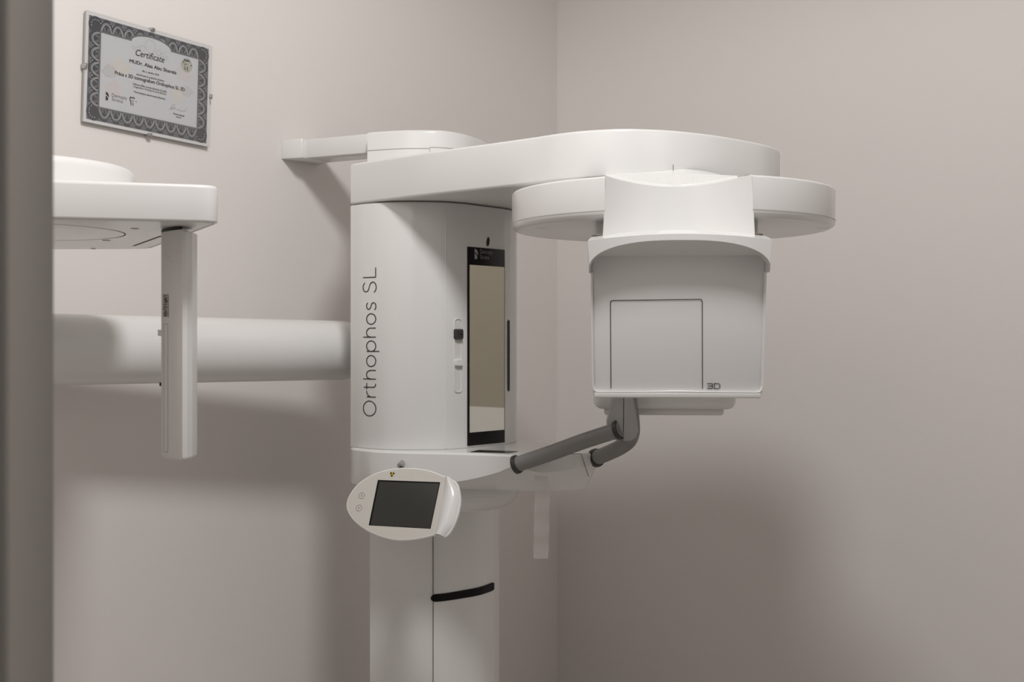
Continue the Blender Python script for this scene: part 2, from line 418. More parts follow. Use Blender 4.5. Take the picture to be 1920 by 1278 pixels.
# --- column: lower part
lower = [(-.306, 2.757), (-.25, 2.729), (-.19, 2.718), (-.15, 2.722), (-.103, 2.752), (-.0695, 2.781), (-.040, 2.829)]
lfront = catmull(lower, 10)
lout = lfront+catmull([(-.040, 2.829), (-.028, 2.88), (-.045, 2.95)], 5)[1:]+[Vector((-.12, 3.0)), Vector((-.27, 2.99)), Vector((-.31, 2.93)), Vector((-.313, 2.83))]
column = under(slab('column', lout, 0.0, CH-0.25, M['white'], None, 0, 0), mach)
lacc = [0.0]
for a, b in zip(lfront[:-1], lfront[1:]): lacc.append(lacc[-1]+(b-a).length)
lsurf = surf(lfront, lacc)
ls812 = s_at_px(lfront, lacc, 812)
under(mesh_obj('column_joint', *loft_data([[lsurf(ls812-.0009, .02), lsurf(ls812+.0009, .02)], [lsurf(ls812-.0009, CH-.30), lsurf(ls812+.0009, CH-.30)]], False, False), M['seam'], None, 0), column)
b0, b1 = s_at_px(lfront, lacc, 807.5), lacc[-1]*0.998
slot = []
NS = 90
for kx in range(NS+1):
    q = kx/NS; s = b0+(b1-b0)*q
    zc = CH-0.5465+0.0045*q+0.001; hh = 0.0080*(1+.15*q)
    if q < .06: hh *= math.sqrt(max(0.004, 1-((.06-q)/.06)**2))
    if q > .96: hh *= max(.75, 1-((q-.96)/.04)*.25)
    slot.append((s, zc, hh))
under(loft('dark_grip_recess', [[lsurf(s, zc-hh, -.002), lsurf(s, zc-hh, .0016), lsurf(s, zc+hh, .0016), lsurf(s, zc+hh, -.002)] for s, zc, hh in slot], M['black']), column)
box_base = under(slab('floor_plate', round_poly([(-.40, 2.62), (.02, 2.66), (.02, 3.05), (-.40, 3.02)], .06), 0, 0.02, M['white_matt'], None, 0, .004), mach)

# --- column cap standing above the arm
cap = [(-.311, 2.752), (-.25, 2.727), (-.204, 2.72), (-.1477, 2.727), (-.104, 2.769), (-.071, 2.842), (-.0543, 2.895)]
cfr = catmull(cap, 10)
capo = cfr+catmull([(-.0543, 2.895), (-.06, 2.96), (-.10, 3.02)], 5)[1:]+[Vector((-.22, 3.04)), Vector((-.31, 3.0)), Vector((-.322, 2.85))]
capp = under(slab('column_cap', capo, CH+.30, CH+.449, M['white'], None, 0, .006), mach)
kacc = [0.0]
for a, b in zip(cfr[:-1], cfr[1:]): kacc.append(kacc[-1]+(b-a).length)
ksurf = surf(cfr, kacc)
def ring_strip(fn, s0, s1, z, hw, off=.0008, n=24): return loft_data([[fn(s0+(s1-s0)*i/n, z-hw, off) for i in range(n+1)], [fn(s0+(s1-s0)*i/n, z+hw, off) for i in range(n+1)]], False, False)
sk = s_at_px(cfr, kacc, 806)
under(mesh_obj('cap_joint', *merge([ring_strip(ksurf, 0, sk, CH+.409, .0007), ring_strip(ksurf, sk, kacc[-1], CH+.4115, .0007), loft_data([[ksurf(sk-.0006, CH+.38, .0008), ksurf(sk+.0006, CH+.38, .0008)], [ksurf(sk-.0006, CH+.412, .0008), ksurf(sk+.0006, CH+.412, .0008)]], False, False)]), M['seamlight'], None, 0), capp)

# --- overhead arm
armf = catmull([(-.3305, 2.6225), (-.2465, 2.540), (-.1608, 2.4555), (-.0422, 2.3513), (.0379, 2.2787), (.0816, 2.2360), (.1256, 2.206), (.1859, 2.187), (.2385, 2.193), (.289, 2.211), (.3625, 2.259), (.4438, 2.3357), (.485, 2.388), (.510, 2.440)], 8)
armo = armf+catmull([(.510, 2.440), (.518, 2.50), (.49, 2.60), (.40, 2.68), (.25, 2.74), (.08, 2.81), (-.05, 2.88)], 6)[1:]+[Vector((-.20, 2.93)), Vector((-.31, 2.90)), Vector((-.335, 2.80)), Vector((-.338, 2.72))]
arm = under(slab('overhead_arm', armo, CH+.2795, CH+.363, M['white'], None, .005, .005), mach)
cs2 = [csurf(acc[-1]*i/40, 0, .0006) for i in range(41)]
under(loft('arm_shadow_gap', [[Vector((p.x, p.y, CH+.2779)) for p in cs2], [Vector((p.x, p.y, CH+.2797)) for p in cs2]], M['seam'], None, False, False), arm)

# --- wall bracket holding the column
def wall_at(px):                 # foot point on the certificate wall seen at frame column px
    q = (px-960)/F; s = (q*CORNER.y-CORNER.x)/(q*dW.y-dW.x); return CORNER-dW*s
w0 = wall_at(527)
zb0, zb1 = CH+.417, CH+.462
def quad_prism(name, quad, z0, z1, m, bev=.003):
    return hexa(name, [Vector((p.x, p.y, z)) for z in (z0, z1) for p in quad], m, None, bev, 2)
bracket = under(quad_prism('wall_bracket', (w0+dW*.022+eW*.03, w0+dW*.11+eW*.03, w0+dW*.135+eW*.33, w0+dW*.06+eW*.33), zb0+.001, zb1-.001, M['white']), mach)
under(quad_prism('bracket_flange', (w0, w0+dW*.125, w0+dW*.105+eW*.055, w0+dW*.012+eW*.055), zb0, zb1, M['white']), bracket)

# --- rotating unit under the arm (built around its own axis, then turned)
RC = Vector((0.28, 2.25, 0)); RA = math.radians(-4.6)
RM = Matrix.Rotation(RA, 3, 'Z')
def rp(x, y, h): return RM @ Vector((x, y, 0))+RC+Vector((0, 0, CH+h))
RR = 0.28; BX = 0.1145
a0 = math.asin(BX/RR)
circle = [(RR*math.sin(a), -RR*math.cos(a)) for a in [a0+(2*math.pi-2*a0)*i/96 for i in range(97)]]
ringo = circle+[(-.064, -.143), (.064, -.143)]
ringo = [Vector(p) for p in ringo]
def rring(o, h): return [rp(p[0], p[1], h) for p in ccw(o)]
ro = ccw(ringo)
rr_rings = []
for i_ in range(5):
    a = math.pi/2*i_/5; rr_rings.append(rring(inset(ro, .012*(1-math.sin(a))), .193+.009*(1-math.cos(a))))
rr_rings += [rring(ro, .205), rring(ro, .254)]
for a in (30, 60, 90): rr_rings.append(rring(inset(ro, .004*(1-math.cos(math.radians(a)))), .254+.004*math.sin(math.radians(a))))
def keep_out(p): return Vector((math.copysign(BX, p.x), p.y)) if (p.y < 0 and abs(p.x) < BX) else p
for q in (.9, .8, .7, .6): rr_rings.append([rp(p.x, p.y, .2575+.028*(1-q)/.75) for p in [keep_out(p*q) for p in ro]])
rr_rings.append([Vector((p.x, p.y, CH+.235)) for p in rr_rings[-1]])
ring = under(mesh_obj('rotating_ring', *loft_data(rr_rings, True, True, (RC.x, RC.y)), M['white'], None, 30), mach)
rj = [Vector(p)*(.2802/RR) for p in circle]
under(loft('ring_joint', [[rp(p.x, p.y, h) for p in rj] for h in (.2036, .2046)], M['seamlight'], None, False, False), ring)
# small print marks on the ring's underside
for (x_, y_, w_) in ((-.235, -.075, .022), (.243, -.045, .022)):
    under(mesh_obj('underside_mark', [rp(x_, y_, .1925), rp(x_+w_, y_-.002, .1925), rp(x_+w_, y_, .1925), rp(x_, y_+.002, .1925)], [(0, 1, 2, 3)], M['seam'], None, 0), ring)
# scooped front block
NU, NT = 32, 10
def topc(u): q = max(0, 1-u*u); return (BX*u*.985, -.2555+.055*q, .2585-.0118*q)
def botc(u): q = 1-u*u; return (BX*u*1.03, -.2555+.050*q, .160)
grid = []
for t in range(NT+1):
    q = t/NT; row = []
    for i in range(NU+1):
        u = -1+2*i/NU; a, b = topc(u), botc(u); w = q
        row.append(rp(*[a[c]*(1-w)+b[c]*w for c in range(3)]))
    grid.append(row)
bb = [[rp(BX*(-1+2*i/NU)*(1+.0*t), -.13, .262-.094*t/NT) for i in range(NU+1)] for t in range(NT+1)]
vs = [p for r in grid for p in r]; fs = []
n1 = NU+1
for t in range(NT):
    for i in range(NU): fs.append((t*n1+i, t*n1+i+1, (t+1)*n1+i+1, (t+1)*n1+i))
o0 = len(vs); vs += [p for r in bb for p in r]
for t in range(NT):
    for i in range(NU): fs.append((o0+t*n1+i, o0+(t+1)*n1+i, o0+(t+1)*n1+i+1, o0+t*n1+i+1))
    for i in (0, NU): fs.append((t*n1+i, (t+1)*n1+i, o0+(t+1)*n1+i, o0+t*n1+i))
for i in range(NU):
    fs.append((NT*n1+i, NT*n1+i+1, o0+NT*n1+i+1, o0+NT*n1+i))
front_block = under(mesh_obj('front_block', vs, fs, M['white'], None, 40), ring)
# vented slope between the block's scooped edge and the arm
def backc(u): return (BX*u*1.02, -.034+(.075*u*u if u > 0 else 0), .298-.010*u*u)
def ventp(u, q, up=0.0):
    a, b = topc(u), backc(u); return rp(*[a[c]*(1-q)+b[c]*q+(up if c == 2 else 0) for c in range(3)])
vr = [[ventp(-1+2*i/NU, t/8) for i in range(NU+1)] for t in range(9)]
under(loft('vent_slope', vr, M['white'], None, False, False, 40), ring)
def vent_at(x, y):               # height of the slope at local x, y
    u = x/BX; a, b = topc(max(-1, min(1, u))), backc(u); q = (y-a[1])/(b[1]-a[1]); return a[2]*(1-q)+b[2]*q, q
for j in range(6):
    y = -.178+j*.0175
    for sg in (-1, 1):
        xs = [sg*(.0075+(.098-.0075)*i/10) for i in range(11)]
        pts = [(x, vent_at(x, y)) for x in xs]; pts = [(x, h) for x, (h, q) in pts if q > .06]
        if len(pts) < 3: continue
        L = [[rp(x, y-.0028, vent_at(x, y-.0028)[0]-.002), rp(x, y-.0022, h+.0022), rp(x, y+.0022, h+.0030), rp(x, y+.0035, vent_at(x, y+.0035)[0]-.002)] for x, h in pts]
        under(loft('vent_slat', L, M['white'], None, True, True, 30), ring)
under(box('centre_tick', rp(.001, -.052, .297), (.0012, .0012, .012), M['seam'], None), ring)
# neck between ring and sensor housing, with thin dark rim
neck = under(hexa('neck', [rp(x, y, h) for h in (.155, .200) for x, y in ((-.131, -.185), (.131, -.185), (.131, -.13), (-.131, -.13))], M['white'], None, .004), ring)
for sg in (-1, 1):
    under(hexa('neck_edge', [rp(sg*x, y, h) for h in (.1665, .169) for x, y in ((.112, -.24), (.131, -.238), (.137, -.20), (.112, -.20))], M['seam'], None, .0008), ring)

# --- sensor housing with overhanging hood
def pan_y(h): return -.246+.032*(0.1336-h)/.2151
hz0, hz1 = -.0885, .158
sens = under(hexa('sensor_housing', [rp(x, y, h) for h, hw, yf in ((hz0, .1340, pan_y(hz0)), (hz1, .1385, pan_y(hz1))) for x, y in ((-hw, yf), (hw, yf), (hw, -.150), (-hw, -.150))], M['white'], None, .006), mach)
NA = 48
def arch(i):
    th = math.pi*(i/NA); x = -.1385*math.cos(th); x = max(-.13849, min(.13849, x))
    return x, .114+.041*math.sqrt(max(0, 1-abs(x/.1385)**2.6))
def yf_h(h): return -.286+.008*max(0, (.154-h)/.052)
in_f, in_b, ou_f, ou_b = [], [], [], []
for i in range(NA+1):
    x, h = arch(i); ho = .1645-.0095*(x/.1375)**2
    if i == 0 or i == NA: ho = .106
    if i in (1, NA-1): ho = .155
    xo = x*.1405/.1385
    if i in (1, NA-1): xo = math.copysign(.1405, x)
    if i in (0, NA): xo = x = math.copysign(.1390, x); h = .1085
    in_f.append(rp(x, yf_h(h) if 0 < i < NA else -.270, h)); in_b.append(rp(x*.985, pan_y(.133)+.001, min(h, .1330)))
    ou_f.append(rp(xo, -.270 if i in (0, NA) else yf_h(.155), ho)); ou_b.append(rp(xo*.965, -.235 if 0 < i < NA else -.235, ho+(.010 if 0 < i < NA else 0)))
ou_c = [Vector((p.x, p.y, p.z)) for p in [rp(arch(i)[0]*.98, -.19, (.102 if i in (0, NA) else .160)) for i in range(NA+1)]]
hood = under(loft('hood', [in_b, in_f, ou_f, ou_b, ou_c], M['white'], None, False, False, 28), sens)
# raised rim: down both sides and along the bottom
path = [(-.1368, .108), (-.1350, -.0712)]+[(-.1350+.0075*(1-math.cos(math.radians(a))), -.0712-.0105*math.sin(math.radians(a))) for a in (30, 60, 90)]
path = path+[(-x, h) for x, h in path[::-1]]
rimo = []
for x, h in densify(path, .01):
    y = pan_y(h)
    n_ = Vector((-x*3, .02-h)).normalized()*.0034
    if h > -.069: n_ = Vector((math.copysign(.0034, -x), 0))
    rimo.append([rp(x, y+.004, h), rp(x, y-.0055, h), rp(x+n_.x*.5, y-.006, h+n_.y*.5), rp(x+n_.x, y-.0035, h+n_.y), rp(x+n_.x, y+.004, h+n_.y)])
under(loft('panel_rim', rimo, M['white'], None, True, True, 40), sens)
under(hexa('bottom_lip', [rp(x, y, h) for h in (-.0905, -.0815) for x, y in ((-.1315, pan_y(h)-.0058), (.1315, pan_y(h)-.0058), (.1315, -.17), (-.1315, -.17))], M['white'], None, .002), sens)
def panf(x, h): return rp(x, pan_y(h)-.0010, h)
def pxl(px, py):                 # frame position to panel x, h
    z = 2.0; X = (px-960)/F*z; h = (639-py)/F*z
    z = RC.y+pan_y(h)+.0045; X = (px-960)/F*z; h = (639-py)/F*z
    q = RM.inverted() @ (Vector((X, z, 0))-RC); return (q.x, h)
outl = [pxl(1145.5, 728), pxl(1144.5, 567), pxl(1145.5, 564), pxl(1149, 563), pxl(1312, 561.3), pxl(1315, 562.5), pxl(1316, 566), pxl(1316.5, 728)]
under(flat_obj('panel_outline', *stroke_data(outl, .0012, panf), M['ink']), sens)
def m3(x, y): a = pxl(1325, 728.6); b = pxl(1349.5, 718); return panf(a[0]+(b[0]-a[0])*x, a[1]+(b[1]-a[1])*y)
def s3(p, closed=False): return stroke_data([(x, y) for x, y in p], .085, lambda x, y: m3(x, y), closed)
def hs(x0, x1, y, t=.14): return ([m3(x0, y-t/2), m3(x1, y-t/2), m3(x1, y+t/2), m3(x0, y+t/2)], [(0, 1, 2, 3)])
def vsg(x, y0, y1, t=.06): return ([m3(x-t/2, y0), m3(x+t/2, y0), m3(x+t/2, y1), m3(x-t/2, y1)], [(0, 1, 2, 3)])
under(flat_obj('digit_three', *merge([hs(0, .40, .93), hs(.06, .40, .5), hs(0, .40, .07), vsg(.41, .08, .92)]), M['ink']), sens)
under(flat_obj('letter_d_capital', *merge([hs(.52, .93, .93), hs(.52, .93, .07), vsg(.55, .0, 1), vsg(.965, .16, .84)]), M['ink']), sens)

# --- x-ray tube housing on the far side of the ring
tub = under(hexa('tube_housing', [rp(x, y, h) for h in (-.128, .20) for x, y in ((-.140, .14), (.128, .14), (.12, .26), (-.13, .26))], M['white'], None, .016, 4), mach)
under(hexa('tube_window', [rp(x, y, h) for h in (-.1395, -.12) for x, y in ((-.12, .155), (.105, .155), (.10, .245), (-.11, .245))], M['white_matt'], None, .005), tub)

# --- lower carrier with the patient handles
top = [(-.3305, 2.62), (-.305, 2.575), (-.274, 2.540), (-.22, 2.514), (-.1665, 2.500), (-.0857, 2.480), (-.03, 2.458), (.0051, 2.441), (.055, 2.440), (.11, 2.459), (.163, 2.49), (.150, 2.55), (.10, 2.66), (.04, 2.78), (-.06, 2.88), (-.20, 2.92), (-.31, 2.90), (-.338, 2.74)]
crz = [-.290, -.290, -.2895, -.288, -.285, -.272, -.256, -.243, -.254, -.250, -.243, -.27, -.285, -.29, -.29, -.29, -.29, -.29]
bot = [(-.322, 2.63), (-.298, 2.59), (-.266, 2.56), (-.215, 2.54), (-.1605, 2.535), (-.076, 2.53), (-.01, 2.52), (.030, 2.51), (.072, 2.505), (.105, 2.52), (.135, 2.545), (.128, 2.58), (.08, 2.67), (.03, 2.77), (-.06, 2.86), (-.20, 2.90), (-.30, 2.88), (-.33, 2.74)]
n0 = len(top)
topo = [Vector(p) for p in top]
ti = inset(ccw(topo), .004)
if area2(topo) < 0: ti = ti[::-1]
rings = [[(ti[i].x, ti[i].y, CH-.217) for i in range(n0)], [(top[i][0], top[i][1], CH-.221) for i in range(n0)],
         [(top[i][0], top[i][1], CH+crz[i]+.003) for i in range(n0)],
         [(top[i][0]*.9+bot[i][0]*.1, top[i][1]*.9+bot[i][1]*.1, CH+crz[i]*.9-.0291) for i in range(n0)],
         [(top[i][0]*.35+bot[i][0]*.65, top[i][1]*.35+bot[i][1]*.65, CH-.2905) for i in range(n0)],
         [(bot[i][0], bot[i][1], CH-.293) for i in range(n0)]]
rings = [[tuple(v) for v in catmull(r, 4, True)] for r in rings]
carrier = under(loft('handle_carrier', rings, M['white'], None, True, True, 32), mach)
# black sheet painting in the mirror's dark reflection on the carrier's top
under(hexa('mirror_reflection_patch', [Vector((p[0], p[1], CH+z)) for z in (-.2175, -.2164) for p in ((-.082, 2.502), (-.006, 2.475), (.012, 2.515), (-.066, 2.545))], M['black'], None, 0), carrier)
# seam of the cover on the carrier's end face
def endp(px, py, z): return at(px, py, z)
under(tube('cover_seam', [endp(1064, 850.5, 2.446), endp(1090, 850.5, 2.462), endp(1103.5, 893, 2.478)], .0007, M['seam'], None, 6), carrier)
# turned collar and bowl under the carrier
def sup(cx, cy, a, b, e, n=64, rot=0.0):
    out = []
    for i in range(n):
        t = 2*math.pi*i/n; c_, s_ = math.cos(t), math.sin(t)
        out.append(Vector((cx+a*math.copysign(abs(c_)**(2/e), c_), cy+b*math.copysign(abs(s_)**(2/e), s_))))
    return out
col_o = sup(-.128, 2.69, .150, .165, 2.4)
under(slab('collar', col_o, CH-.3085, CH-.285, M['white'], None, .003, 0), carrier)
bo = ccw(sup(-.130, 2.69, .146, .160, 2.4)); bring = []
for i in range(7):
    a = math.pi/2*i/6; bring.append([(p.x, p.y, CH-.309-.037*math.sin(a)) for p in inset(bo, .055*(1-math.cos(a)))])
under(loft('bowl', bring, M['white'], None, True, True, 40), carrier)

# --- grey tube handles meeting in an upright post
hA, hB = at(971, 869.5, 2.438), at(1158, 806, 2.335)
ctrl = [hA, hA.lerp(hB, .33)+Vector((0, 0, -.0005)), hA.lerp(hB, .66)+Vector((0, 0, .001)), hB, hB+(hB-hA).normalized()*.003]
nh = under(tube('near_handle', catmull(ctrl, 8), .0148, M['grey'], None, 28), mach)
dA = (ctrl[1]-hA).normalized()
under(tube('handle_collar', [hA-dA*.006, hA-dA*.001, hA+dA*.002], [.0182, .0182, .0168], M['darkring'], None, 28), nh)
dB = (hB-ctrl[2]).normalized()
under(tube('handle_collar', [hB-dB*.003, hB+dB*.001, hB+dB*.005], [.0172, .0185, .0185], M['darkring'], None, 28), nh)
fA = at(1119, 857.5, 2.490)
fpath = catmull([fA, at(1140, 849, 2.455), at(1163, 838, 2.415), at(1177, 826, 2.385), at(1181.5, 808, 2.365), at(1180, 780, 2.355), at(1176, 745, 2.350), at(1174, 690, 2.345)], 8)
nf = len(fpath); fr_ = [.0148 if i < nf*.35 else (.0148+.0035*min(1, (i/nf-.35)/.2)) for i in range(nf)]
fh = under(tube('far_handle', fpath, fr_, M['grey'], None, 28), mach)
under(tube('handle_collar', [fA-(fpath[4]-fA).normalized()*.004, fA, fA+(fpath[4]-fA).normalized()*.006], [.0185, .0185, .0165], M['darkring'], None, 28), fh)
# upright post: two half shells with a joint line between them
def post_ring(py, xl, xr, d):
    zc = 2.335
    o = round_poly([(xl, 0), (xr, 0), (xr, d), (xl, d)], .010, 4)
    return [Vector(((px-960)/F*zc, zc-.004+dd, CH+(639-py)/F*zc)) for px, dd in o]
post = under(loft('upright_post', [[Vector(((px-960)/F*2.335, 2.332+dd, CH+(639-py)/F*2.335)) for px, dd in round_poly([(xl, 0), (xr, 0), (xr, .034), (xl, .034)], [3, 1.2, 3, 3] if False else 0, 4)] for py, xl, xr in ((824, 1146, 1166), (821, 1141, 1167.5), (790, 1139, 1168), (745, 1149.5, 1168.5), (690, 1152, 1169))], M['greyl'], None), mach)
under(loft('post_shell', [[Vector(((px-960)/F*2.335, 2.3325+dd, CH+(639-py)/F*2.335)) for px, dd in ((xl, 0), ((xl+xr)/2, -.003), (xr-3, 0), (xr, .006), (xr, .03), (xl, .03))] for py, xl, xr in ((826, 1170, 1184), (820, 1168.5, 1192), (808, 1169, 1196.5), (790, 1169.5, 1195), (745, 1170, 1189), (690, 1170, 1189))], M['greyl'], None, smooth=50), post)

# --- touch panel on its swivel, turned to the left and tilted back
pr = Vector((1, -.35, -.034)).normalized(); pu = Vector((.2, .474, 1)); pu = (pu-pr*pu.dot(pr)).normalized(); pn = pr.cross(pu)
if pn.y > 0: pn = -pn
PC = at(758, 944.5, 2.37)
def onpad(px, py):
    d = Vector(((px-960)/F, 1, (639-py)/F)); c0 = Vector((0, 0, CH)); t = (PC-c0).dot(pn)/d.dot(pn); q = c0+d*t-PC
    return Vector((q.dot(pr), q.dot(pu)))
def pad(a, b, off=0.0): return PC+pr*a+pu*b+pn*off
pad_px = [(648.6, 947.8), (652, 931.8), (664, 913), (680, 898.6), (701, 887), (725, 879.3), (746, 876.6), (767.7, 876), (793, 878), (813, 883), (829, 889.5), (847.5, 897), (858, 906), (863, 924), (863.5, 942.5), (859.5, 963.8), (851.5, 985), (842, 1001), (834, 1007), (826, 1005.5), (817, 1003), (799.6, 1007), (779.7, 1011), (759.7, 1013), (741, 1012.5), (720, 1008), (700, 1001), (680, 990), (664, 977), (653.3, 963)]
po = ccw(catmull([onpad(*p) for p in pad_px], 4, True))
prg = []
for off, d in ((-.020, .030), (-.015, .014), (-.009, .004), (-.004, 0), (-.001, .0006), (0, .002)):
    prg.append([pad(p.x, p.y, off) for p in inset(po, d)])
padb = under(loft('touch_panel', prg, M['white'], None, True, True, 30), mach)
fo = [p for p in inset(po, .0032)]
under(loft('front_face', [[pad(p.x, p.y, o) for p in fo] for o in (-.001, .00025)], M['cream'], None, True, True, 30), padb)
sc_ = [onpad(*p) for p in ((709, 900), (825, 904.2), (807, 990.5), (692, 984))]
def padquad(name, q, o0, o1, m): return under(hexa(name, [pad(p.x, p.y, o) for o in (o0, o1) for p in q], m, None, 0), padb)
padquad('screen_bezel', inset(ccw(sc_), -.0006), -.002, .0003, M['black'])
si = ccw(sc_); ctr = sum(si, Vector((0, 0)))/4
padquad('screen', [ctr+(p-ctr)*.968+Vector((.0012, -.0010)) for p in si], -.001, .0007, M['screen'])
# raised grip wing on the right end
ridge = [onpad(*p) for p in ((835, 893.5), (831, 920), (826, 947), (820.5, 975), (815, 1001.5))]
outer = [onpad(*p) for p in ((848, 897.5), (862, 922), (862.5, 944), (852, 983), (834, 1006.5))]
ridge = catmull(ridge, 6); outer = catmull(outer, 6)
wr = []
for q, up in ((0, -.001), (.05, .0015), (.35, .0085), (.45, .0092), (.60, .0088), (.9, .0035), (1.0, -.004)):
    wr.append([pad(*(a.lerp(b, q)), up) for a, b in zip(ridge, outer)])
under(loft('grip_wing', wr, M['white'], None, False, False, 50), padb)
def pstroke(pts, w, closed): return stroke_data(pts, w, lambda x, y: pad(x, y, .0006), closed)
for (px, py, up) in ((678.2, 929, 1), (673, 952, -1)):
    c_ = onpad(px, py)
    o_ = under(flat_obj('button', *merge([pstroke([(c_.x+.0059*x, c_.y+.0059*y) for x, y in circ(0, 0, 1, 1, 28)], .0007, True),
        ([pad(c_.x+x*.0016, c_.y+up*y*.0018, .0006) for x, y in ((-1, -.6), (1, -.6), (0, 1.2))], [(0, 1, 2)])]), M['seam']), padb)
c_ = onpad(735.5, 888.6)
tre = []
for a in (30, 150, 270):
    tre.append(([pad(c_.x+r*math.cos(math.radians(a+b)), c_.y+r*math.sin(math.radians(a+b)), .0008) for r, b in ((.0014, -30), (.0047, -32), (.0050, 0), (.0047, 32), (.0014, 30))], [(0, 1, 2, 3, 4)]))
under(flat_obj('warning_symbol_ground', [pad(c_.x+.0044*x, c_.y+.0044*y, .0005) for x, y in circ(0, 0, 1, 1, 6)], [tuple(range(6))], M['yellow']), padb)
under(flat_obj('warning_symbol', *merge(tre), M['ink']), padb)
# swivel arm behind the panel and its small metal pivot
piv = at(750, 872, 2.46)
under(tube('panel_swivel', [PC-pn*.014, PC-pn*.05+Vector((0, .02, .02)), PC+Vector((.0, .16, .04))], .018, M['white_matt'], None, 20), mach)
pv = under(tube('pivot_pin', [piv+Vector((0, .05, 0)), piv+Vector((0, -.004, 0)), piv+Vector((0, -.006, 0))], [.0052, .0052, .004], M['metal'], None, 18), mach)
under(box('pivot_slit', piv+Vector((.003, -.0065, -.002)), (.007, .002, .0018), M['black'], None), pv)

# --- side arm: horizontal tube with the scanning head at its end
def along(px, py, z): return at(px, py, z)
tR, tL = at(655, 656.5, 2.81), at(95, 655, 2.285)
tdir = (tR-tL).normalized(); tEnd = tL-tdir*.55
RT = .0643
tp_ = [tEnd, tL, tR-tdir*.022]; tr_ = [RT, RT, RT]
for a in (15, 30, 45, 60, 75, 90): tp_.append(tR-tdir*.022+tdir*.020*math.sin(math.radians(a))); tr_.append(RT-.012*(1-math.cos(math.radians(a))))
sidearm = under(tube('side_arm_tube', tp_, tr_, M['white'], None, 64), mach)
under(tube('side_arm_neck', [tR-tdir*.03, tR+tdir*.12], .045, M['white_matt'], None, 32), sidearm)
# head plate
hp = round_poly([(-.388, 1.716), (-.625, 2.212), (-1.05, 2.23), (-.97, 1.552)], [.030, .05, .05, .05], 8)
plate = under(slab('scanner_head_plate', hp, CH+.159, CH+.209, M['white'], None, .003, .005), mach)
under(slab('head_riser', sup(-.725, 1.855, .172, .172, 2, 72), CH+.205, CH+.2515, M['white'], None, 0, .012), plate)
dc = [(-.735+.165*math.cos(2*math.pi*i/72), 1.862+.165*math.sin(2*math.pi*i/72)) for i in range(72)]
under(flat_obj('disc_joint', *stroke_data(dc, .0022, lambda x, y: Vector((x, y, CH+.1586)), True), M['seam']), plate)
def plug(px, py, r):
    z = .159*F/(639-py); p = at(px, py, z)
    under(slab('screw_plug', [(p.x+r*math.cos(a), p.y+r*math.sin(a)) for a in [2*math.pi*i/20 for i in range(20)]], CH+.1583, CH+.165, M['midgrey'], None), plate)
plug(253, 428, .0058); plug(199.5, 450.3, .0062); plug(175, 466, .0045)
def uz(px, py): z = .1588*F/(639-py); return at(px, py, z)
q0, q1 = uz(248, 461), uz(303, 442)
nn = Vector((-(q1-q0).y, (q1-q0).x, 0)).normalized()*.0045
under(flat_obj('travel_slot', [q0, q1-nn*.4, q1+nn*.6, q0+nn*1.0], [(0, 1, 2, 3)], M['ink']), plate)
e0, e1, e2 = (-.388, 1.716), (-.625, 2.212), (-1.05, 2.23)
under(flat_obj('plate_edge_joint', *stroke_data([(p.x, p.y) for p in inset(ccw(hp), .006)], .0012, lambda x, y: Vector((x, y, CH+.1587)), True), M['seamlight']), plate)
under(tube('head_support', [Vector((-.93, 2.13, CH+.165)), Vector((-.93, 2.13, CH-.02))], .04, M['white_matt'], None, 32), plate)
# hanging sensor bar
bodyo = catmull([(-.4545, 1.765), (-.466, 1.774), (-.482, 1.792), (-.4955, 1.813), (-.5005, 1.828), (-.4995, 1.842), (-.489, 1.852), (-.475, 1.850), (-.458, 1.836)], 5)
zs0, zs1 = CH-.1665, CH+.1555
bar = under(slab('hanging_sensor', bodyo, zs0, zs1, M['white_matt'], None, .005, .001), mach)
capo2 = round_poly([(-.4548, 1.7635), (-.4487, 1.7660), (-.4455, 1.7835), (-.4475, 1.82), (-.4560, 1.832)], [.0008, .003, .004, .003, .001], 4)
under(slab('sensor_cover', capo2, zs0+.0025, zs1-.004, M['white'], None, .004, .001), bar)
bl = catmull([(-.4545, 1.765), (-.466, 1.774), (-.482, 1.792), (-.4955, 1.813), (-.5005, 1.828)], 5)[::-1]
bacc = [0.0]
for a, b in zip(bl[:-1], bl[1:]): bacc.append(bacc[-1]+(b-a).length)
bs = surf(bl, bacc); L_ = bacc[-1]
under(mesh_obj('top_gap', *merge([ring_strip(bs, .02*L_, L_, zs1+.0005, .0022, .0004)]), M['black'], None, 0), bar)
def bpx(px): return s_at_px(bl, bacc, px)
def bz(s, py): return CH+(639-py)/F*bs(s, 0).y
s_a, s_b = bpx(306), bpx(316.5)
under(flat_obj('bar_code_label', *loft_data([[bs(s_a, bz(s_a, 594), .0006), bs(s_b, bz(s_b, 594), .0006)], [bs(s_a, bz(s_a, 551), .0006), bs(s_b, bz(s_b, 551), .0006)]], False, False), M['labelp']), bar)
random.seed(4); stripes = []
y = 553.0
while y < 592:
    h_ = random.choice((.7, 1.2, 1.8)); l0 = random.uniform(.05, .45); l1 = random.uniform(.6, .95)
    A, B = s_a+(s_b-s_a)*l0, s_a+(s_b-s_a)*l1
    stripes.append(loft_data([[bs(A, bz(A, y+h_), .0009), bs(B, bz(B, y+h_), .0009)], [bs(A, bz(A, y), .0009), bs(B, bz(B, y), .0009)]], False, False)); y += h_+random.choice((.8, 1.3, 2.2))
under(flat_obj('label_print', *merge(stripes), M['ink']), bar)
s_c, s_d = bpx(307.5), bpx(315)
under(flat_obj('window_outline', *stroke_data([(s_c, bz(s_c, 847)), (s_d, bz(s_d, 847)), (s_d, bz(s_d, 607)), (s_c, bz(s_c, 607))], .0008, lambda s, z: bs(s, z, .0006), True), M['seamlight']), bar)
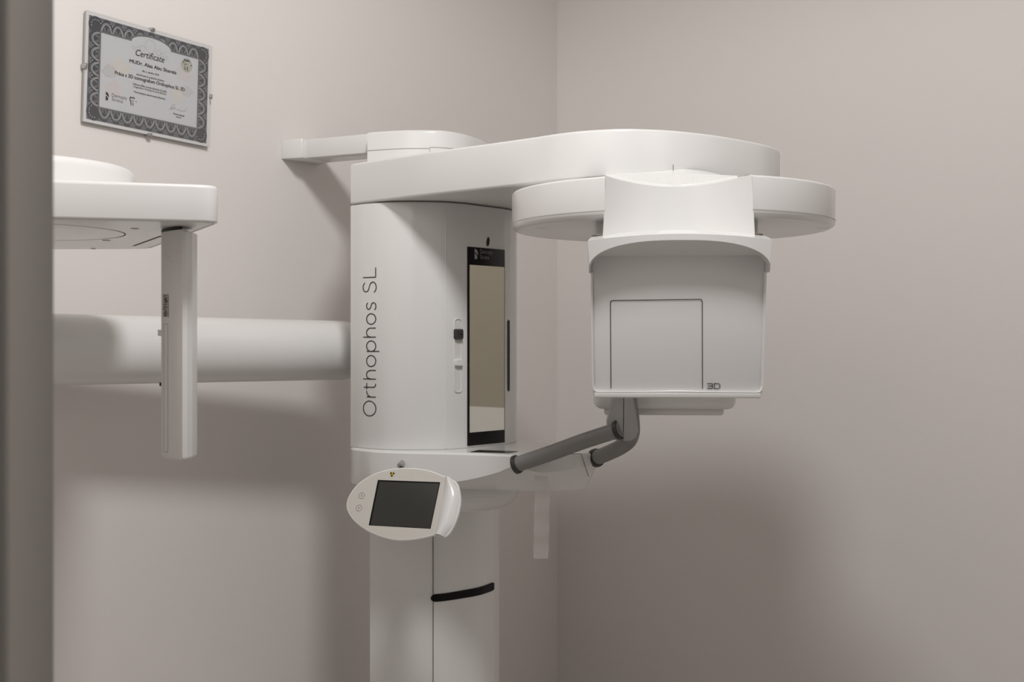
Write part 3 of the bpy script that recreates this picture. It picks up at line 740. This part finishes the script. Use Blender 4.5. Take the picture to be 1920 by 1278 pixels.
under(flat_obj('fine_curve', *stroke_data(densify([(bpx(301), bz(bpx(301), 473)), (bpx(308), bz(bpx(308), 477)), (bpx(318), bz(bpx(318), 481))], .05), .0008, lambda s, z: bs(s, z, .0006)), M['seamlight']), bar)
tz = at(301, 624, 1.826)
under(hexa('white_tab', [tz+Vector(v) for v in ((-.003, -.004, -.004), (.004, -.004, -.005), (.004, .004, -.005), (-.003, .004, -.004), (-.003, -.004, .005), (.0015, -.004, .004), (.0015, .004, .004), (-.003, .004, .005))], M['white'], None, .0006), bar)
under(box('dark_catch', at(301.5, 720, 1.826), (.0035, .003, .005), M['ink'], None, .0004), bar)

# ------------------------------------------------------------------ tape strip hanging from the carrier
tpts = [(1013, 884, 2.452), (1015, 897, 2.447), (1016, 912, 2.452), (1016.5, 935, 2.455), (1016, 955, 2.452), (1015.5, 975, 2.456), (1015.5, 1000, 2.453), (1014.5, 1022, 2.457), (1014, 1047, 2.455)]
tc_ = catmull([at(*p) for p in tpts], 6); tr1 = []
for i, p in enumerate(tc_):
    q = i/(len(tc_)-1); hw = .0118+.0028*min(1, q*2.2); hw += .0006*math.sin(q*37)
    sl = .004*math.sin(q*11)
    tr1.append([p+Vector((-hw, -sl, 0)), p+Vector((-hw*.3, -.0015, 0)), p+Vector((hw*.4, -.0012, .0005)), p+Vector((hw, sl, .001)), p+Vector((hw, sl+.0006, .001)), p+Vector((-hw, -sl+.0006, 0))])
tape = loft('adhesive_tape', tr1, M['tape'], None, True, True, 40)
tag(tape, 'pale translucent strip of tape hanging below the grey handles', 'tape')

# ------------------------------------------------------------------ framed certificate on the wall
cc = wall_at(276); cert = empty('framed_certificate'); cz = CH+(639-155)/F*cc.y
rotc = math.radians(-1.9)
cu = dW*math.cos(rotc)+Vector((0, 0, 1))*math.sin(rotc); cv = -dW*math.sin(rotc)+Vector((0, 0, 1))*math.cos(rotc)
CO = Vector((cc.x, cc.y, cz)); cert.location = CO
tag(cert, 'clip-framed certificate with dark ornamental border hanging crooked on the wall', 'certificate')
CW, CHh = .318, .2165
def cp(x, y, off): return CO+cu*x+cv*y+eW*off
def cslab(name, x0, x1, y0, y1, o0, o1, m, par=cert, bev=0): return under(hexa(name, [cp(x, y, o) for o in (o0, o1) for x, y in ((x0, y0), (x1, y0), (x1, y1), (x0, y1))], m, None, bev, 1), par)
cslab('backing_board', -CW/2, CW/2, -CHh/2, CHh/2, .004, .0095, M['midgrey'])
cslab('paper_sheet', -CW/2+.0005, CW/2-.0005, -CHh/2+.0005, CHh/2-.0005, .0095, .0100, M['paperwhite'])
BW, BH = .1520, .1018       # printed border half sizes
BT = .0275                              # border thickness
def cf(o): return lambda x, y: cp(x, y, o)
def rect(x0, y0, x1, y1, o): return ([cp(x0, y0, o), cp(x1, y0, o), cp(x1, y1, o), cp(x0, y1, o)], [(0, 1, 2, 3)])
def disc(x, y, r, o, n=14, sx=1, sy=1): return ([cp(x+r*sx*math.cos(2*math.pi*i/n), y+r*sy*math.sin(2*math.pi*i/n), o) for i in range(n)], [tuple(range(n))])
border = under(flat_obj('border_print', *rect(-BW, -BH, BW, BH, .0102), M['slatem']), cert)
scal, lines, leaf, dots = [], [], [], []
IX, IY = BW-BT, BH-BT
def scallop(cx, cy, dx, dy, w):
    """one scallop: dx,dy points outward, w is its spacing"""
    tx, ty = -dy, dx
    def l2(a, b): return (cx+tx*a+dx*b, cy+ty*a+dy*b)
    fan = [l2(w*.62*math.cos(t), .0+BT*.98*math.sin(t)) for t in [math.pi*i/16 for i in range(17)]]
    scal.append(([cp(*p, .0103) for p in fan], [tuple(range(17))]))
    for rx, ry, lw in ((w*.40, BT*.64, .0014), (w*.47, BT*.74, .0008)):
        lines.append(stroke_data([l2(rx*math.cos(t), ry*math.sin(t)) for t in [math.pi*i/16 for i in range(17)]], lw, cf(.0105)))
    for sg in (-1, 1):
        leaf.append(([cp(*l2(sg*w*a, BT*b), .0104) for a, b in ((.02, .08), (.20, .14), (.30, .32), (.22, .50), (.10, .34))], [(0, 1, 2, 3, 4)]))
    x_, y_ = l2(0, BT*.06); dots.append(disc(x_, y_, .0009, .0106, 8))
    x_, y_ = l2(w*.5, BT*.62); dots.append(disc(x_, y_, .0015, .0106, 4))
    for sg in (-1, 1):
        x_, y_ = l2(w*.5+sg*w*.16, BT*.76); dots.append(disc(x_, y_, .0010, .0106, 6))
nx, ny = 9, 5
for i in range(nx):
    x = -IX+2*IX*(i+.5)/nx; w = 2*IX/nx
    scallop(x, IY, 0, 1, w); scallop(x, -IY, 0, -1, w)
for i in range(ny):
    y = -IY+2*IY*(i+.5)/ny; w = 2*IY/ny
    scallop(IX, y, 1, 0, w); scallop(-IX, y, -1, 0, w)
for sx0 in (-1, 1):
    for sy0 in (-1, 1):
        scal.append(disc(sx0*(IX+BT*.42), sy0*(IY+BT*.42), BT*.62, .01032, 20))
        for a in range(5):
            t = math.atan2(sy0, sx0)+math.radians(-60+30*a)
            dots.append(disc(sx0*(IX+BT*.42)+BT*.38*math.cos(t), sy0*(IY+BT*.42)+BT*.38*math.sin(t), .0013, .0106, 5))
tag(under(flat_obj('border_scallops', *merge(scal), M['slate']), border), kind='stuff')
tag(under(flat_obj('border_lines', *merge(lines), M['slatel']), border), kind='stuff')
tag(under(flat_obj('border_leaves', *merge(leaf), M['slatem']), border), kind='stuff')
tag(under(flat_obj('border_dots', *merge(dots), M['slatel']), border), kind='stuff')
# inner panel with the arched bulge at the top
inner = [(-IX, -IY), (IX, -IY), (IX, IY), (.051, IY)]+[(.051*math.cos(t), IY+.0170*math.sin(t)) for t in [math.pi*i/20 for i in range(1, 20)]]+[(-.051, IY), (-IX, IY)]
inner_t = under(flat_obj('frame_band', *stroke_data(inner, .0050, cf(.0107), True), M['slatem']), border)
pan = under(flat_obj('text_panel', [cp(x, y, .0109) for x, y in inset(ccw(inner), .0012)], [tuple(range(len(inner)))], M['paper']), cert)
under(flat_obj('panel_line', *stroke_data([(x*.965, y*.955) for x, y in ((-IX, -IY), (IX, -IY), (IX, IY), (-IX, IY))], .0004, cf(.0110), True), M['palegrey']), pan)
def tri(name, pts, m, o=.0110): under(flat_obj(name, [cp(x, y, o) for x, y in pts], [tuple(range(len(pts)))], m), pan)
def cn(px, py):                  # from picture position in the frame's own 0..1 square to metres
    return ((px-.5)*CW, (.5-py)*CHh)
tri('pale_motif', [cn(*p) for p in ((.155, .47), (.255, .33), (.30, .39), (.36, .42), (.31, .49), (.22, .53))], M['peach'])
tri('pale_motif', [cn(*p) for p in ((.125, .50), (.165, .43), (.215, .45), (.22, .52), (.16, .545))], M['palegrey'], .0111)
tri('pale_motif', [cn(*p) for p in ((.14, .63), (.23, .56), (.30, .63), (.25, .72), (.16, .73))], M['pink'])
tri('pale_motif', [cn(*p) for p in ((.66, .55), (.73, .48), (.80, .51), (.75, .63), (.68, .64))], M['peach'])
tri('pale_motif', [cn(*p) for p in ((.70, .31), (.76, .25), (.85, .33), (.80, .42), (.72, .39))], M['pink'])
tri('pale_motif', [cn(*p) for p in ((.76, .485), (.81, .46), (.845, .50), (.80, .545), (.76, .53))], M['palegrey'], .0111)
for hx in (((.125, .505), (.165, .435), (.215, .45), (.245, .50), (.21, .54), (.15, .545)), ((.735, .50), (.775, .455), (.82, .46), (.85, .50), (.80, .56), (.76, .535))):
    under(flat_obj('rose_line', *stroke_data([cn(*p) for p in hx], .0006, cf(.0112), True), M['rose']), pan)
ell = [(.488, .165, .040, .062), (.425, .205, .018, .026), (.395, .215, .014, .020), (.555, .205, .018, .026), (.585, .215, .014, .018), (.360, .222, .010, .015), (.622, .230, .010, .015)]
under(flat_obj('bubble_print', *merge([stroke_data([cn(x+rx*c, y+ry*s) for c, s in circ(0, 0, 1, 1, 20)], .0007, cf(.0111), True) for x, y, rx, ry in ell]), M['bubble']), pan)
def line(name, body, px, py, width, hgt, bold=0.0, shear=0.0, align='CENTER'):
    x0, y0 = cn(px, py)
    # measure, then fit the line to the width it has on the sheet
    v, f = text_data(body, hgt, lambda x, y: Vector((x, y, 0)), 'LEFT', min(0, bold), shear)
    if bold > 0:                 # heavier print: the same outline set twice, a hair apart
        v, f = merge([(v, f), ([p+Vector((bold*2.4, 0, 0)) for p in v], f), ([p+Vector((bold*1.2, bold*1.2, 0)) for p in v], f)])
    w = max(p.x for p in v)-min(p.x for p in v); mn = min(p.x for p in v); k_ = width/w
    sh = -width/2 if align == 'CENTER' else 0
    under(flat_obj(name, [cp(x0+sh+(p.x-mn)*k_, y0+p.y, .0114) for p in v], f, M['ink']), pan)
line('heading', 'Certificate', .490, .285, .0730, .0185, 0.0001, .25)
line('name_line', 'MUDr. Alaa Abu Shareia', .518, .366, .1200, .0104, .00022)
line('text_line', 'dňa 2. októbra 2018', .496, .423, .0425, .0056, .00005)
line('text_line', 'absolvoval(-a) praktické školenie', .496, .467, .0705, .0056, .00005)
line('course_line', 'Práca s 3D tomografom Orthophos SL 3D', .500, .509, .1780, .0100, .00022)
line('text_line', 'Celková dĺžka trvania školenia: 8 hodín', .494, .564, .0865, .0056, .00005)
line('text_line', 'Organizátori: Dentsply Sirona & BuDent', .495, .588, .0830, .0056, .00001)
line('text_line', 'Potvrdzujeme absolvovanie školenia', .495, .636, .0790, .0056, .00005)
line('logo_name', 'Dentsply', .203, .720, .0365, .0098, -.0001, 0, 'LEFT')
line('logo_name', 'Sirona', .204, .758, .0268, .0098, -.0001, 0, 'LEFT')
line('signatory_line', 'Michal Stavak', .735, .757, .0300, .0050, .00008)
line('signatory_line', 'školiteľ', .735, .780, .0146, .0044, .00003)
lx, ly = cn(.157, .7225); kk = .0130
under(flat_obj('leaf_logo', *merge([([cp(lx+x*kk*1.0, ly+y*kk, .0113) for x, y in ((0, .55), (.25, .52), (.5, .3), (.58, -.05), (.52, -.22), (.3, 0), (0, .15))], [(0, 1, 2, 3, 4, 5, 6)]),
    ([cp(lx+x*kk*1.0, ly+y*kk, .0113) for x, y in ((0, .0), (.3, -.18), (.48, -.4), (.42, -.65), (.2, -.75), (0, -.7))], [(0, 1, 2, 3, 4, 5)])]), M['ink']), pan)
def tooth(x, y, s, o): return [stroke_data([(x+a*s, y+b*s) for a, b in catmull([(-.20, -.55), (-.26, -.1), (-.42, .25), (-.30, .52), (-.05, .45), (.2, .55), (.36, .38)], 4)], s*.14, cf(o)),
    stroke_data([(x+a*s, y+b*s) for a, b in ((.08, -.15), (.14, -.58))], s*.11, cf(o))]+[disc(x+a*s, y+.08*s, s*.08, o, 6) for a in (-.08, .18, .62)]
tx_, ty_ = cn(.360, .722)
under(flat_obj('tooth_logo', *merge(tooth(tx_, ty_, .0150, .0113)), M['ink']), pan)
sx1, sy1 = cn(.790, .250)
under(flat_obj('hologram_seal', *disc(sx1, sy1, .0150, .0112, 24), M['holo']), pan)
random.seed(2)
under(flat_obj('hologram_sparkle', *merge([disc(sx1+.013*math.cos(t)*q, sy1+.013*math.sin(t)*q, random.uniform(.0008, .0022), .0114, 5) for t, q in [(random.uniform(0, 6.28), random.uniform(.3, 1.05)) for _ in range(16)]]), M['gold']), pan)
under(flat_obj('seal_tooth', *merge(tooth(sx1, sy1, .020, .0113)), M['ink']), pan)
sig = catmull([cn(*p) for p in ((.655, .725), (.685, .665), (.70, .675), (.68, .715), (.67, .70), (.705, .695), (.72, .71), (.735, .695), (.745, .705), (.785, .70), (.795, .665))], 6)
under(flat_obj('signature', *stroke_data(sig, .0005, cf(.0114)), M['slatem']), pan)
cslab('glass_pane', -CW/2-.001, CW/2+.001, -CHh/2-.001, CHh/2+.001, .0118, .0135, M['glass'])
for (x, y, sx0, sy0) in ((0, CHh/2, .010, .006), (0, -CHh/2, .010, .006), (-CW/2, 0, .006, .010), (CW/2, 0, .006, .010)):
    cslab('clip', x-sx0/2, x+sx0/2, y-sy0/2, y+sy0/2, .002, .0155, M['metal'], cert, .0008)
